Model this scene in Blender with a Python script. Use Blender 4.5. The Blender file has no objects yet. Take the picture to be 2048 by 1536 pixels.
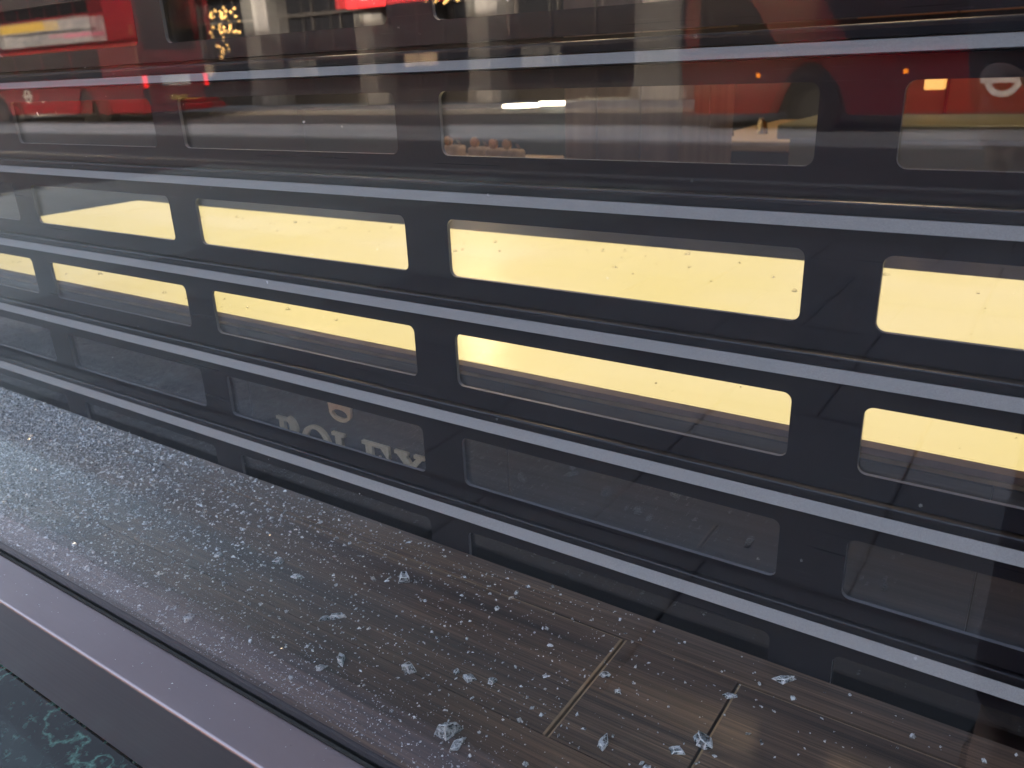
import bpy, bmesh, math, random
import numpy as np
from mathutils import Vector, Matrix

random.seed(7); rng = np.random.default_rng(7)
scene = bpy.context.scene
COL = scene.collection
LEDGE = 0.60            # height of the wooden window ledge above the pavement

# ------------------------------------------------------------------ camera
cam_d = bpy.data.cameras.new('camera'); cam = bpy.data.objects.new('camera', cam_d); COL.objects.link(cam)
RR = ((0.8268095705508551, 0.5610919815021552, -0.039518632812613336),
      (0.17312175025471005, -0.3206952465464126, -0.9312268351112069),
      (-0.5351773478335372, 0.7631057247435378, -0.3622911249662906))
CAM = Vector((1.45083, -0.28471, LEDGE + 0.4389))
right, down, fwd = (Vector(r) for r in RR)
m = Matrix((right, -down, -fwd)).transposed().to_4x4(); m.translation = CAM
cam.matrix_world = m
cam_d.sensor_width = 36; cam_d.lens = 28.634; cam_d.clip_start = 0.01; cam_d.clip_end = 500
cam_d.dof.use_dof = True; cam_d.dof.focus_distance = 0.66; cam_d.dof.aperture_fstop = 12.0
scene.camera = cam

# ------------------------------------------------------------------ sky, sun, exposure
world = bpy.data.worlds.new('World'); scene.world = world; world.use_nodes = True
wn = world.node_tree.nodes; wl = world.node_tree.links
bg = wn['Background']
sky = wn.new('ShaderNodeTexSky'); sky.sky_type = 'NISHITA'; sky.sun_disc = False
SUN_EL, SUN_ROT = 27.0, 12.0
sky.sun_elevation = math.radians(SUN_EL); sky.sun_rotation = math.radians(SUN_ROT)
sky.air_density = 1.0; sky.dust_density = 6.0; sky.ozone_density = 1.0
wl.new(sky.outputs[0], bg.inputs[0]); bg.inputs[1].default_value = 0.15
sd = bpy.data.lights.new('sun', 'SUN'); sd.energy = 2.5; sd.angle = math.radians(.5); sd.color = (1.0, 0.95, 0.88)
sun = bpy.data.objects.new('sun', sd); COL.objects.link(sun)
az = math.radians(SUN_ROT); el = math.radians(SUN_EL)
sdir = Vector((math.sin(az) * math.cos(el), math.cos(az) * math.cos(el), math.sin(el)))
sun.rotation_euler = sdir.to_track_quat('Z', 'Y').to_euler()
sun.location = (0, -8, 14)
vs = scene.view_settings
vs.view_transform = 'Standard'; vs.look = 'None'; vs.exposure = 3.76; vs.gamma = 1.0; vs.use_curve_mapping = False
vs.use_white_balance = True; vs.white_balance_temperature = 8300; vs.white_balance_tint = 6
scene.render.engine = 'CYCLES'
cy = scene.cycles
cy.max_bounces = 7; cy.transparent_max_bounces = 16; cy.transmission_bounces = 5; cy.glossy_bounces = 4; cy.diffuse_bounces = 2
cy.caustics_reflective = False; cy.caustics_refractive = False; cy.sample_clamp_indirect = 6.0
cy.use_denoising = True

# ------------------------------------------------------------------ materials
class NT:
    def __init__(s, name):
        s.m = bpy.data.materials.new(name); s.m.use_nodes = True
        s.t = s.m.node_tree; s.n = s.t.nodes; s.l = s.t.links
        s.b = s.n.get('Principled BSDF'); s.out = s.n.get('Material Output')
    def new(s, typ, **kw):
        nd = s.n.new(typ)
        for k, v in kw.items(): setattr(nd, k, v)
        return nd
    def link(s, a, b): s.l.new(a, b)
    def coords(s, kind='Object', scale=(1, 1, 1), loc=(0, 0, 0)):
        tc = s.new('ShaderNodeTexCoord'); mp = s.new('ShaderNodeMapping')
        mp.inputs['Scale'].default_value = scale; mp.inputs['Location'].default_value = loc
        s.link(tc.outputs[kind], mp.inputs['Vector']); return mp.outputs[0]
    def world(s, scale=(1, 1, 1)):
        g = s.new('ShaderNodeNewGeometry'); mp = s.new('ShaderNodeMapping'); mp.inputs['Scale'].default_value = scale
        s.link(g.outputs['Position'], mp.inputs['Vector']); return mp.outputs[0]
    def noise(s, vec, scale, detail=4, rough=.55, dist=0.0):
        nd = s.new('ShaderNodeTexNoise'); nd.inputs['Scale'].default_value = scale
        nd.inputs['Detail'].default_value = detail; nd.inputs['Roughness'].default_value = rough
        nd.inputs['Distortion'].default_value = dist
        s.link(vec, nd.inputs['Vector']); return nd.outputs['Fac']
    def ramp(s, fac, stops):
        r = s.new('ShaderNodeValToRGB'); e = r.color_ramp.elements
        while len(e) < len(stops): e.new(.5)
        for i, (p, c) in enumerate(stops):
            e[i].position = p; e[i].color = (*c, 1) if len(c) == 3 else c
        s.link(fac, r.inputs[0]); return r.outputs[0]
    def mix(s, fac, a, b, typ='MIX'):
        x = s.new('ShaderNodeMix', data_type='RGBA', blend_type=typ)
        for sock, v in ((x.inputs[0], fac), (x.inputs[6], a), (x.inputs[7], b)):
            if isinstance(v, (int, float)): sock.default_value = v
            elif isinstance(v, tuple): sock.default_value = (*v, 1)
            else: s.link(v, sock)
        return x.outputs[2]
    def math(s, op, a, b=None, clamp=False):
        x = s.new('ShaderNodeMath', operation=op, use_clamp=clamp)
        for sock, v in ((x.inputs[0], a), (x.inputs[1], b)):
            if v is None: continue
            if isinstance(v, (int, float)): sock.default_value = v
            else: s.link(v, sock)
        return x.outputs[0]
    def set(s, **kw):
        names = dict(color='Base Color', rough='Roughness', metal='Metallic', spec='Specular IOR Level', trans='Transmission Weight',
                     ior='IOR', ecol='Emission Color', estr='Emission Strength', coat='Coat Weight', crough='Coat Roughness', sss='Subsurface Weight', alpha='Alpha')
        for k, v in kw.items():
            sock = s.b.inputs[names[k]]
            if isinstance(v, (int, float)): sock.default_value = v
            elif isinstance(v, tuple): sock.default_value = (*v, 1)
            else: s.link(v, sock)
        return s
    def bump(s, h, strength=.2, dist=.001):
        b = s.new('ShaderNodeBump'); b.inputs['Strength'].default_value = strength; b.inputs['Distance'].default_value = dist
        s.link(h, b.inputs['Height']); s.link(b.outputs[0], s.b.inputs['Normal']); return s

def simple(name, color, rough=.5, metal=0.0, **kw):
    t = NT(name); t.set(color=color, rough=rough, metal=metal, **kw); return t.m
def grainy(name, c1, c2, scale, rough=.5, metal=0.0, stretch=(1, 1, 1), bump=0.0, **kw):
    t = NT(name); v = t.world(stretch); n = t.noise(v, scale, 5)
    t.set(color=t.ramp(n, [(.3, c1), (.7, c2)]), rough=rough, metal=metal, **kw)
    if bump: t.bump(n, bump)
    return t.m

def thin_glass(name, tint=(1, 1, 1), f0=.045):
    """clear sheet: what is not reflected passes straight through, reflection by the angle of incidence"""
    t = NT(name); t.n.remove(t.b)
    g = t.new('ShaderNodeNewGeometry')
    dot = t.new('ShaderNodeVectorMath', operation='DOT_PRODUCT')
    t.link(g.outputs['Normal'], dot.inputs[0]); t.link(g.outputs['Incoming'], dot.inputs[1])
    c = t.math('ABSOLUTE', dot.outputs['Value'])
    one = t.math('SUBTRACT', 1.0, c, True)
    p5 = t.math('POWER', one, 5.0)
    F = t.math('ADD', t.math('MULTIPLY', p5, 1 - f0), f0, True)
    tr = t.new('ShaderNodeBsdfTransparent'); tr.inputs[0].default_value = (*tint, 1)
    gl = t.new('ShaderNodeBsdfGlossy'); gl.inputs['Roughness'].default_value = 0.0
    mx = t.new('ShaderNodeMixShader'); t.link(F, mx.inputs[0]); t.link(tr.outputs[0], mx.inputs[1]); t.link(gl.outputs[0], mx.inputs[2])
    last = mx.outputs[0]
    t.link(last, t.out.inputs[0]); return t.m

M = {}
M['window_glass'] = thin_glass('window_glass', (.98, .972, .985))
M['slot_glass'] = thin_glass('slot_glass', (.985, .98, .985), .115)

def make_wood(name, dusty, dark=1.0):
    t = NT(name)
    v = t.world((3.2, 160, 60)); v2 = t.world((1.6, 34, 30)); v3 = t.world((6, 620, 300))
    a = t.noise(v, 1.0, 5, .6, .25); b = t.noise(v2, 1.0, 4, .55, .4); c = t.noise(v3, 1.0, 3, .6)
    f = t.math('ADD', t.math('MULTIPLY', a, .5), t.math('MULTIPLY', b, .5))
    d = dark
    col = t.ramp(f, [(.34, (.030 * d, .021 * d, .018 * d)), (.47, (.075 * d, .048 * d, .036 * d)), (.56, (.125 * d, .080 * d, .055 * d)), (.68, (.24 * d, .155 * d, .095 * d))])
    fine = t.ramp(c, [(.35, (.45, .45, .45)), (.6, (1.15, 1.1, 1.05))])
    col = t.mix(1.0, col, fine, 'MULTIPLY')
    if dusty:
        # settled powdered glass, thick near the impact on the left and thinning out along the board
        g = t.new('ShaderNodeNewGeometry'); sep = t.new('ShaderNodeSeparateXYZ'); t.link(g.outputs['Position'], sep.inputs[0])
        mr = t.new('ShaderNodeMapRange'); mr.inputs[1].default_value = 1.05; mr.inputs[2].default_value = .28
        t.link(sep.outputs[0], mr.inputs[0])
        pn = t.noise(t.world((1, 1, 1)), 14.0, 5, .6); pf = t.noise(t.world((1, 1, 1)), 900.0, 2, .7)
        k = t.math('MULTIPLY', t.math('POWER', mr.outputs[0], 1.3), t.math('ADD', t.math('MULTIPLY', pn, 2.4), -.10, True))
        k = t.math('ADD', k, .012, True)
        k = t.math('MULTIPLY', k, t.ramp(pf, [(.4, (.15,) * 3), (.62, (1.3,) * 3)]))
        col = t.mix(t.math('MULTIPLY', k, .75, True), col, (.55, .58, .58))
    t.set(color=col, rough=.42, spec=.45)
    t.bump(t.math('ADD', a, c), .25, .0004)
    return t.m
M['wood'] = make_wood('dark_streaked_wood', True)
M['wood_face'] = make_wood('dark_streaked_wood_panel', False, 1.25)
M['band_wood'] = grainy('fine_grained_wood', (.06, .049, .041), (.105, .086, .072), 1.0, .38, stretch=(3, 60, 420))
M['reflection_tint'] = grainy('reflection_tinted_panel', (.05, .053, .066), (.085, .088, .102), 1.0, .4, stretch=(2, 30, 200))  # bluish colour imitates the reflection in the slot panes before it
M['edge_wood'] = grainy('pale_board_edge', (.19, .122, .068), (.34, .225, .128), 40, .55, stretch=(1, 1, 1))

t = NT('dark_shutter_enamel'); n = t.noise(t.world((1, 1, 1)), 9, 4); s = t.noise(t.world((4, 300, 300)), 1, 2)
mp = t.new('ShaderNodeMapping'); mp.inputs['Rotation'].default_value = (0, .25, 0); mp.inputs['Scale'].default_value = (9, 1, 700); t.link(t.world(), mp.inputs['Vector'])
scr_ = t.math('MULTIPLY', t.math('GREATER_THAN', t.noise(mp.outputs[0], 1, 2, .6), .70), t.math('GREATER_THAN', t.noise(t.world(), 14, 2), .56))
t.set(color=t.mix(t.math('MULTIPLY', scr_, .5), t.ramp(n, [(.3, (.0095, .009, .0118)), (.7, (.0135, .0125, .0158))]), (.05, .05, .055)), rough=t.math('ADD', t.math('MULTIPLY', s, .12), .24), spec=.30); M['slat'] = t.m
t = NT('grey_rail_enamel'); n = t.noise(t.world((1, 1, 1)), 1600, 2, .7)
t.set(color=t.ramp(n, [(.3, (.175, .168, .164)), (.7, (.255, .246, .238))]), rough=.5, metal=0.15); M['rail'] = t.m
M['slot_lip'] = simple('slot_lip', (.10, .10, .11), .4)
t = NT('bronze_frame_metal'); n = t.noise(t.world((2.5, 500, 300)), 1, 3, .6); n2 = t.noise(t.world((3, 6, 6)), 2, 3)
t.set(color=t.mix(n2, (.195, .152, .168), (.25, .20, .215)), rough=t.math('ADD', t.math('MULTIPLY', n, .14), .26), metal=.85); t.bump(n, .04, .0003); M['bronze'] = t.m
M['rubber'] = grainy('black_rubber', (.004, .004, .005), (.016, .016, .018), 900, .75)
t = NT('green_marble'); v = t.world((1, 1, 1))
warp = t.new('ShaderNodeTexNoise'); warp.inputs['Scale'].default_value = 14; warp.inputs['Detail'].default_value = 5; t.link(v, warp.inputs['Vector'])
vm = t.new('ShaderNodeVectorMath', operation='MULTIPLY_ADD'); t.link(warp.outputs['Color'], vm.inputs[0]); vm.inputs[1].default_value = (.12, .12, .12); t.link(v, vm.inputs[2])
vo = t.new('ShaderNodeTexVoronoi', feature='DISTANCE_TO_EDGE'); vo.inputs['Scale'].default_value = 6.5; t.link(vm.outputs[0], vo.inputs['Vector'])
vo2 = t.new('ShaderNodeTexVoronoi', feature='DISTANCE_TO_EDGE'); vo2.inputs['Scale'].default_value = 26; t.link(vm.outputs[0], vo2.inputs['Vector'])
big = t.ramp(vo.outputs['Distance'], [(0.0, (1, 1, 1)), (.014, (0, 0, 0))])
sp = t.noise(v, 120, 5, .6); spots = t.ramp(sp, [(.58, (0, 0, 0)), (.61, (.45,) * 3)]); thin = t.ramp(vo2.outputs['Distance'], [(0, (.55,) * 3), (.012, (0, 0, 0))])
k = t.mix(1.0, big, t.mix(.5, spots, thin, 'ADD'), 'ADD')
msk = t.ramp(t.noise(v, 260, 3, .7), [(.35, (.25,) * 3), (.65, (1,) * 3)])
t.set(color=t.mix(t.mix(1.0, k, msk, 'MULTIPLY'), (.004, .008, .009), (.065, .165, .14)), rough=.12, spec=.5); M['marble'] = t.m

t = NT('lit_opal_panel')
n = t.noise(t.world((1, 1.6, 1)), 2.6, 2)
t.set(color=(.75, .70, .44), rough=.22, ecol=t.mix(t.ramp(n, [(.3, (0, 0, 0)), (.7, (1, 1, 1))]), (.94, .83, .36), (1.0, .90, .56)), estr=.080); M['opal'] = t.m
t = NT('scratched_dark_shelf'); mp = t.new('ShaderNodeMapping'); mp.inputs['Rotation'].default_value = (0, 0, .5); mp.inputs['Scale'].default_value = (12, 420, 1)
t.link(t.world(), mp.inputs['Vector']); n = t.noise(mp.outputs[0], 1, 3, .6, .6)
t.set(color=t.ramp(n, [(.50, (.004, .006, .0055)), (.68, (.055, .066, .055))]), rough=.3, spec=.3); M['dark_glass_shelf'] = t.m
M['letter'] = grainy('brushed_brass', (.80, .64, .42), (.92, .76, .52), 300, .5, .0, stretch=(1, 1, .1))

t = NT('broken_glass')
tl = t.new('ShaderNodeBsdfTranslucent'); tl.inputs[0].default_value = (.80, .86, .90, 1)
df = t.new('ShaderNodeBsdfDiffuse'); df.inputs[0].default_value = (.82, .87, .90, 1)
g = t.new('ShaderNodeBsdfGlass'); g.inputs['Roughness'].default_value = .04; g.inputs['IOR'].default_value = 1.5; g.inputs[0].default_value = (.93, .98, .98, 1)
n = t.noise(t.world(), 240, 3, .7)
fr = t.ramp(n, [(.45, (.04,) * 3), (.60, (.92,) * 3)])
m1 = t.new('ShaderNodeMixShader'); m1.inputs[0].default_value = .45; t.link(df.outputs[0], m1.inputs[1]); t.link(tl.outputs[0], m1.inputs[2])
m2 = t.new('ShaderNodeMixShader'); t.link(fr, m2.inputs[0]); t.link(g.outputs[0], m2.inputs[1]); t.link(m1.outputs[0], m2.inputs[2])
gp = t.new('ShaderNodeBsdfTransparent')
t.n.remove(t.b); t.link(m2.outputs[0], t.out.inputs[0]); M['shard'] = t.m
M['frosted'] = grainy('frosted_broken_edge', (.42, .46, .48), (.92, .94, .94), 300, .2)
t = NT('broken_glass_crumb')
tl = t.new('ShaderNodeBsdfTranslucent'); tl.inputs[0].default_value = (.8, .86, .9, 1)
g = t.new('ShaderNodeBsdfGlossy'); g.inputs['Roughness'].default_value = .15; df = t.new('ShaderNodeBsdfDiffuse'); df.inputs[0].default_value = (.74, .80, .83, 1)
cn = t.ramp(t.noise(t.world(), 330, 2, .7), [(.34, (.07, .075, .08)), (.46, (.36, .38, .39)), (.60, (.95, .97, .97))])  # dark and white tones painted in for see-through grains and glints
t.link(cn, df.inputs[0]); t.link(cn, tl.inputs[0])
m1 = t.new('ShaderNodeMixShader'); m1.inputs[0].default_value = .4; t.link(df.outputs[0], m1.inputs[1]); t.link(tl.outputs[0], m1.inputs[2])
m2 = t.new('ShaderNodeMixShader'); m2.inputs[0].default_value = .16; t.link(m1.outputs[0], m2.inputs[1]); t.link(g.outputs[0], m2.inputs[2])
t.n.remove(t.b); t.link(m2.outputs[0], t.out.inputs[0]); M['crumb'] = t.m
M['grain'] = grainy('smoky_glass_grain', (.40, .38, .24), (.92, .88, .66), 400, .15)
t = NT('clear_glass_chip'); t.set(color=(.96, .97, .92), rough=.02, trans=1.0, ior=1.4); tr = t.new('ShaderNodeBsdfTransparent')
mx = t.new('ShaderNodeMixShader'); mx.inputs[0].default_value = .45; t.link(t.b.outputs[0], mx.inputs[1]); t.link(tr.outputs[0], mx.inputs[2]); t.link(mx.outputs[0], t.out.inputs[0]); M['chip'] = t.m

# street
M['asphalt'] = grainy('asphalt', (.022, .023, .027), (.05, .051, .056), .5, .85, stretch=(.12, 1, 1))
M['pale_road'] = grainy('pale_asphalt', (.17, .18, .19), (.27, .28, .29), 1.2, .85, stretch=(.25, 1, 1))
M['paving'] = grainy('paving_stone', (.075, .078, .088), (.12, .123, .135), 2.2, .8)
M['pale_paving'] = grainy('haze_pale_paving_stone', (.20, .22, .21), (.28, .30, .29), 2.2, .8)
M['mid_paving'] = grainy('haze_mid_paving_stone', (.125, .135, .135), (.185, .195, .195), 2.2, .8)
M['kerb'] = grainy('granite_kerb', (.14, .14, .145), (.22, .22, .225), 20, .8)
M['yellow_line'] = simple('yellow_road_paint', (.55, .42, .06), .7)
M['white_paint'] = simple('white_road_paint', (.7, .7, .68), .7)
M['stone'] = grainy('pale_portland_stone', (.125, .127, .133), (.185, .187, .193), 2.5, .8)
M['brick'] = grainy('brown_brick', (.04, .036, .037), (.07, .062, .063), 9, .85)
M['dark_window'] = simple('dark_window_glass', (.008, .009, .012), .06, spec=.2)
M['shop_dark'] = grainy('dark_shopfront', (.012, .012, .013), (.035, .033, .034), 2, .5)
M['bus_red'] = grainy('bus_red_paint', (.20, .005, .014), (.26, .007, .018), .8, .25, coat=.5)
M['bus_dark'] = simple('bus_dark_panel', (.03, .03, .033), .3)
M['tyre'] = simple('tyre_rubber', (.012, .012, .013), .8)
M['hub'] = simple('wheel_hub', (.05, .05, .052), .5, .3)
M['white'] = simple('white_enamel', (.78, .78, .77), .4)
M['advert'] = grainy('printed_advert', (.16, .17, .20), (.42, .42, .44), 2.5, .5)
M['blue_print'] = simple('blue_print', (.03, .06, .3), .4)
M['yellow_print'] = simple('yellow_print', (.6, .42, .08), .5)
M['pink_print'] = simple('pink_print', (.6, .2, .3), .5)
M['tail_lamp'] = simple('lit_tail_lamp', (.6, .01, .01), .3, ecol=(1, .02, .03), estr=.7)
M['amber_lamp'] = simple('lit_amber_lamp', (.7, .25, .02), .3, ecol=(1, .28, .02), estr=.8)
M['fairy'] = simple('lit_fairy_lamp', (.9, .6, .2), .3, ecol=(1, .62, .28), estr=.45)
M['red_sign'] = simple('red_sign_panel', (.55, .02, .03), .5, ecol=(1, .03, .05), estr=.025)
# showroom
M['carpet'] = grainy('taupe_carpet', (.075, .07, .055), (.12, .11, .085), 40, .95)
M['room_wall'] = grainy('dark_blue_wall', (.012, .016, .026), (.02, .026, .04), 1.5, .6)
M['warm_wall'] = grainy('warm_brown_wall', (.16, .07, .03), (.26, .115, .05), 1.2, .6)
M['ceiling'] = simple('dark_ceiling', (.04, .038, .036), .8)
M['walnut'] = grainy('walnut_panel', (.17, .118, .10), (.27, .19, .16), 2, .45, stretch=(9, 9, .5))
M['pale_oak'] = grainy('pale_oak_edge', (.34, .235, .13), (.46, .33, .20), 4, .5, stretch=(1, 20, 20))
M['suede'] = grainy('taupe_suede', (.45, .35, .27), (.62, .50, .40), 50, .9)
M['olive'] = grainy('olive_leather', (.20, .20, .13), (.28, .28, .19), 3, .5)
M['steel'] = simple('polished_steel', (.75, .74, .72), .18, 1.0)
M['gold'] = simple('polished_gold', (.8, .55, .25), .2, 1.0)
M['counter_blue'] = grainy('slate_counter', (.035, .05, .062), (.055, .075, .09), 2, .35)
M['cool_lamp'] = simple('lit_strip_lamp', (.9, .9, .85), .4, ecol=(1, .95, .78), estr=1.1)
M['warm_lamp'] = simple('lit_warm_lamp', (.9, .7, .4), .4, ecol=(1, .55, .17), estr=.10)
M['shop_lamp'] = simple('lit_ceiling_lamp', (.9, .8, .6), .4, ecol=(1, .80, .56), estr=6.5)
M['skin'] = simple('skin', (.45, .27, .20), .5, sss=.05)
M['coat'] = grainy('dark_navy_coat', (.012, .013, .02), (.022, .023, .032), 60, .9)
M['jeans'] = grainy('dark_denim', (.02, .025, .045), (.035, .042, .07), 80, .9)
M['hair'] = simple('dark_hair', (.02, .013, .009), .5)
M['black_plastic'] = simple('black_phone_case', (.012, .012, .014), .3)

# ------------------------------------------------------------------ builders
def link(o, parent=None):
    COL.objects.link(o)
    if parent is not None: o.parent = parent
    return o
def obj(name, me, mat=None, parent=None, smooth=False):
    if isinstance(me, bmesh.types.BMesh):
        b = me; me = bpy.data.meshes.new(name); b.to_mesh(me); b.free()
    if mat is not None:
        for mm in (mat if isinstance(mat, (list, tuple)) else [mat]): me.materials.append(mm)
    if smooth:
        for p in me.polygons: p.use_smooth = True
    return link(bpy.data.objects.new(name, me), parent)
def thing(name, label, cat, loc=(0, 0, 0), group=None, rz=0):
    o = bpy.data.objects.new(name, None); o.empty_display_size = .1; COL.objects.link(o)
    o.location = loc; o.rotation_euler = (0, 0, rz); return tag(o, label, cat, group)
def tag(o, label=None, cat=None, group=None, kind=None):
    if label: o['label'] = label
    if cat: o['category'] = cat
    if group: o['group'] = group
    if kind: o['kind'] = kind
    return o
def box(b, x0, x1, y0, y1, z0, z1, mi=0):
    v = [b.verts.new(p) for p in ((x0, y0, z0), (x1, y0, z0), (x1, y1, z0), (x0, y1, z0), (x0, y0, z1), (x1, y0, z1), (x1, y1, z1), (x0, y1, z1))]
    fs = [b.faces.new([v[i] for i in q]) for q in ((3, 2, 1, 0), (4, 5, 6, 7), (0, 1, 5, 4), (1, 2, 6, 5), (2, 3, 7, 6), (3, 0, 4, 7))]
    for f in fs: f.material_index = mi
    return fs
def boxm(*a, bevel=0.0, seg=1):
    b = bmesh.new(); box(b, *a)
    if bevel: bmesh.ops.bevel(b, geom=b.edges[:], offset=bevel, segments=seg, affect='EDGES', profile=.6)
    return b
def bobj(name, dims, mat, parent=None, bevel=0.0, seg=1, smooth=False):
    return obj(name, boxm(*dims, bevel=bevel, seg=seg), mat, parent, smooth)
def prism_x(prof, x0, x1):
    """profile of (y,z) points swept along x"""
    b = bmesh.new()
    a = [b.verts.new((x0, y, z)) for y, z in prof]; c = [b.verts.new((x1, y, z)) for y, z in prof]
    n = len(prof)
    for i in range(n):
        j = (i + 1) % n; b.faces.new((a[i], a[j], c[j], c[i]))
    b.faces.new(a[::-1]); b.faces.new(c)
    bmesh.ops.recalc_face_normals(b, faces=b.faces[:]); return b
def prism_poly(pts, y0, y1, hole=None):
    """polygon of (x,z) points extruded along y through a filled 2D curve"""
    cu = bpy.data.curves.new('outline', 'CURVE'); cu.dimensions = '2D'; cu.fill_mode = 'BOTH'; cu.extrude = abs(y1 - y0) / 2
    loops = pts if isinstance(pts[0][0], (tuple, list)) else [pts]
    for lp in loops:
        s = cu.splines.new('POLY'); s.points.add(len(lp) - 1); s.use_cyclic_u = True
        for p, q in zip(s.points, lp): p.co = (q[0], q[1], 0, 1)
    o = bpy.data.objects.new('outline', cu); COL.objects.link(o)
    dg = bpy.context.evaluated_depsgraph_get()
    me = bpy.data.meshes.new_from_object(o.evaluated_get(dg))
    bpy.data.objects.remove(o); bpy.data.curves.remove(cu)
    me.transform(Matrix.Translation((0, (y0 + y1) / 2, 0)) @ Matrix.Rotation(math.pi / 2, 4, 'X'))
    me.materials.clear()
    return me
def rrect(x0, x1, z0, z1, r, n=6):
    out = []
    for cx, cz, a0 in ((x1 - r, z1 - r, 0), (x0 + r, z1 - r, 90), (x0 + r, z0 + r, 180), (x1 - r, z0 + r, 270)):
        for i in range(n + 1):
            a = math.radians(a0 + 90 * i / n); out.append((cx + r * math.cos(a), cz + r * math.sin(a)))
    return out
def cyl_y(x, z, r, y0, y1, n=28):
    b = bmesh.new()
    a = [b.verts.new((x + r * math.cos(2 * math.pi * i / n), y0, z + r * math.sin(2 * math.pi * i / n))) for i in range(n)]
    c = [b.verts.new((v.co.x, y1, v.co.z)) for v in a]
    for i in range(n): b.faces.new((a[i], a[(i + 1) % n], c[(i + 1) % n], c[i]))
    b.faces.new(a[::-1]); b.faces.new(c); bmesh.ops.recalc_face_normals(b, faces=b.faces[:]); return b
def cyl_z(x, y, r, z0, z1, n=24, r1=None):
    r1 = r if r1 is None else r1; b = bmesh.new()
    a = [b.verts.new((x + r * math.cos(2 * math.pi * i / n), y + r * math.sin(2 * math.pi * i / n), z0)) for i in range(n)]
    c = [b.verts.new((x + r1 * math.cos(2 * math.pi * i / n), y + r1 * math.sin(2 * math.pi * i / n), z1)) for i in range(n)]
    for i in range(n): b.faces.new((a[i], a[(i + 1) % n], c[(i + 1) % n], c[i]))
    b.faces.new(a[::-1]); b.faces.new(c); bmesh.ops.recalc_face_normals(b, faces=b.faces[:]); return b

# ================================================================== SETTING: street behind the photographer
XL, XR = -70.0, 45.0
tag(bobj('ground', (-200, 200, -200, 60, -.62, -.52), M['asphalt']), kind='structure')
tag(bobj('road', (XL, XR, -18.5, -7.1, -.5, -.12), M['asphalt']), kind='structure')
tag(bobj('pale_strip', (XL, XR, -14.4, -11.35, -.119, -.115), M['pale_road']), kind='structure')  # strip of road paler than the rest
pv = tag(bobj('pavement', (XL, XR, -7.0, -.30, -.5, -.02), M['asphalt']), kind='structure')
b0 = boxm(-.297, .297, -.447, .447, 0, .02, bevel=.006); slab_me = bpy.data.meshes.new('paving_slab'); b0.to_mesh(slab_me); b0.free(); slab_me.materials.append(M['paving'])
pale_me = slab_me.copy(); pale_me.materials.clear(); pale_me.materials.append(M['pale_paving'])
mid_me = slab_me.copy(); mid_me.materials.clear(); mid_me.materials.append(M['mid_paving'])
for j in range(7):
    for i in range(-13, 6):
        s = link(bpy.data.objects.new('paving_slab', pale_me if i < -5 else (mid_me if i < -2 else slab_me)), pv)  # slabs made paler leftwards to put a haze into the pane's reflection
        s.location = (i * .6 + (.3 if j % 2 else 0), -.76 - j * .9, -.0195 + random.uniform(-.001, .001))
tag(bobj('kerb', (XL, XR, -7.15, -7.0, -.5, 0), M['kerb'], bevel=.015), kind='structure')
for i, yy in enumerate((-7.42, -7.62)):
    tag(bobj('yellow_line', (XL, XR, yy - .05, yy + .05, -.1195, -.1150), M['yellow_line']), kind='structure')
tag(bobj('far_kerb', (XL, XR, -18.65, -18.5, -.5, 0), M['kerb'], bevel=.015), kind='structure')
tag(bobj('far_pavement', (XL, XR, -21.8, -18.65, -.5, -.004), M['paving']), kind='structure')

# building across the street
far = thing('department_store', 'pale stone building with dark shopfronts mirrored in the glass across the street', 'building', (0, -22, 0))
far_y = 0.0
bobj('wall', (XL, XR, -8, -.9, 0, 15), M['brick'], far)
bobj('fascia', (XL, XR, -.9, .25, 4.3, 5.4), M['stone'], far)
bobj('cornice', (XL, XR, -.9, .55, 5.4, 5.8), M['stone'], far, bevel=.06)
bobj('parapet', (XL, XR, -.9, .4, 14.4, 15.2), M['stone'], far)
px = [-62, -56.5, -50.5, -44.5, -38.5, -31.5, -25.4, -19.65, -14.85, -8.8, -3.2, 2.4, 8.2, 14, 20, 26, 32, 38]
for i, x in enumerate(px):
    w = .42 if i not in (9,) else .68
    p = bobj('pier', (x - w, x + w, -.9, .12, 0, 4.3), M['stone'], far, bevel=.03)
    bobj('pier_base', (x - w - .06, x + w + .06, -.85, .2, 0, .5), M['stone'], p, bevel=.03)
for i in range(len(px) - 1):
    x0, x1 = px[i] + .72, px[i + 1] - .72
    w = bobj('shop_window', (x0, x1, -.7, -.62, .55, 4.0), M['dark_window'], far)
    bobj('stall_riser', (x0, x1, -.8, -.5, 0, .5), M['shop_dark'], far)
    bobj('transom', (x0, x1, -.64, -.5, 3.1, 3.2), M['shop_dark'], w)
    for k in (1, 2): bobj('mullion', (x0 + (x1 - x0) * k / 3 - .04, x0 + (x1 - x0) * k / 3 + .04, -.64, -.5, .5, 4.1), M['shop_dark'], w)
    if 3 <= i <= 14:
        bobj('display', (x0 + .5, x0 + 1.9, -.60, -.5, 1.0 + .2 * (i % 2), 1.6), M['suede'] if i % 2 else M['stone'], w)
for i in range(len(px) - 1):
    xc = (px[i] + px[i + 1]) / 2
    for zz in (7.0, 10.6):
        w = bobj('upper_window', (xc - 1.1, xc + 1.1, -.9, -.82, zz, zz + 2.4), M['dark_window'], far)
        bobj('sill', (xc - 1.3, xc + 1.3, -.9, -.6, zz - .25, zz), M['stone'], w)
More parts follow.
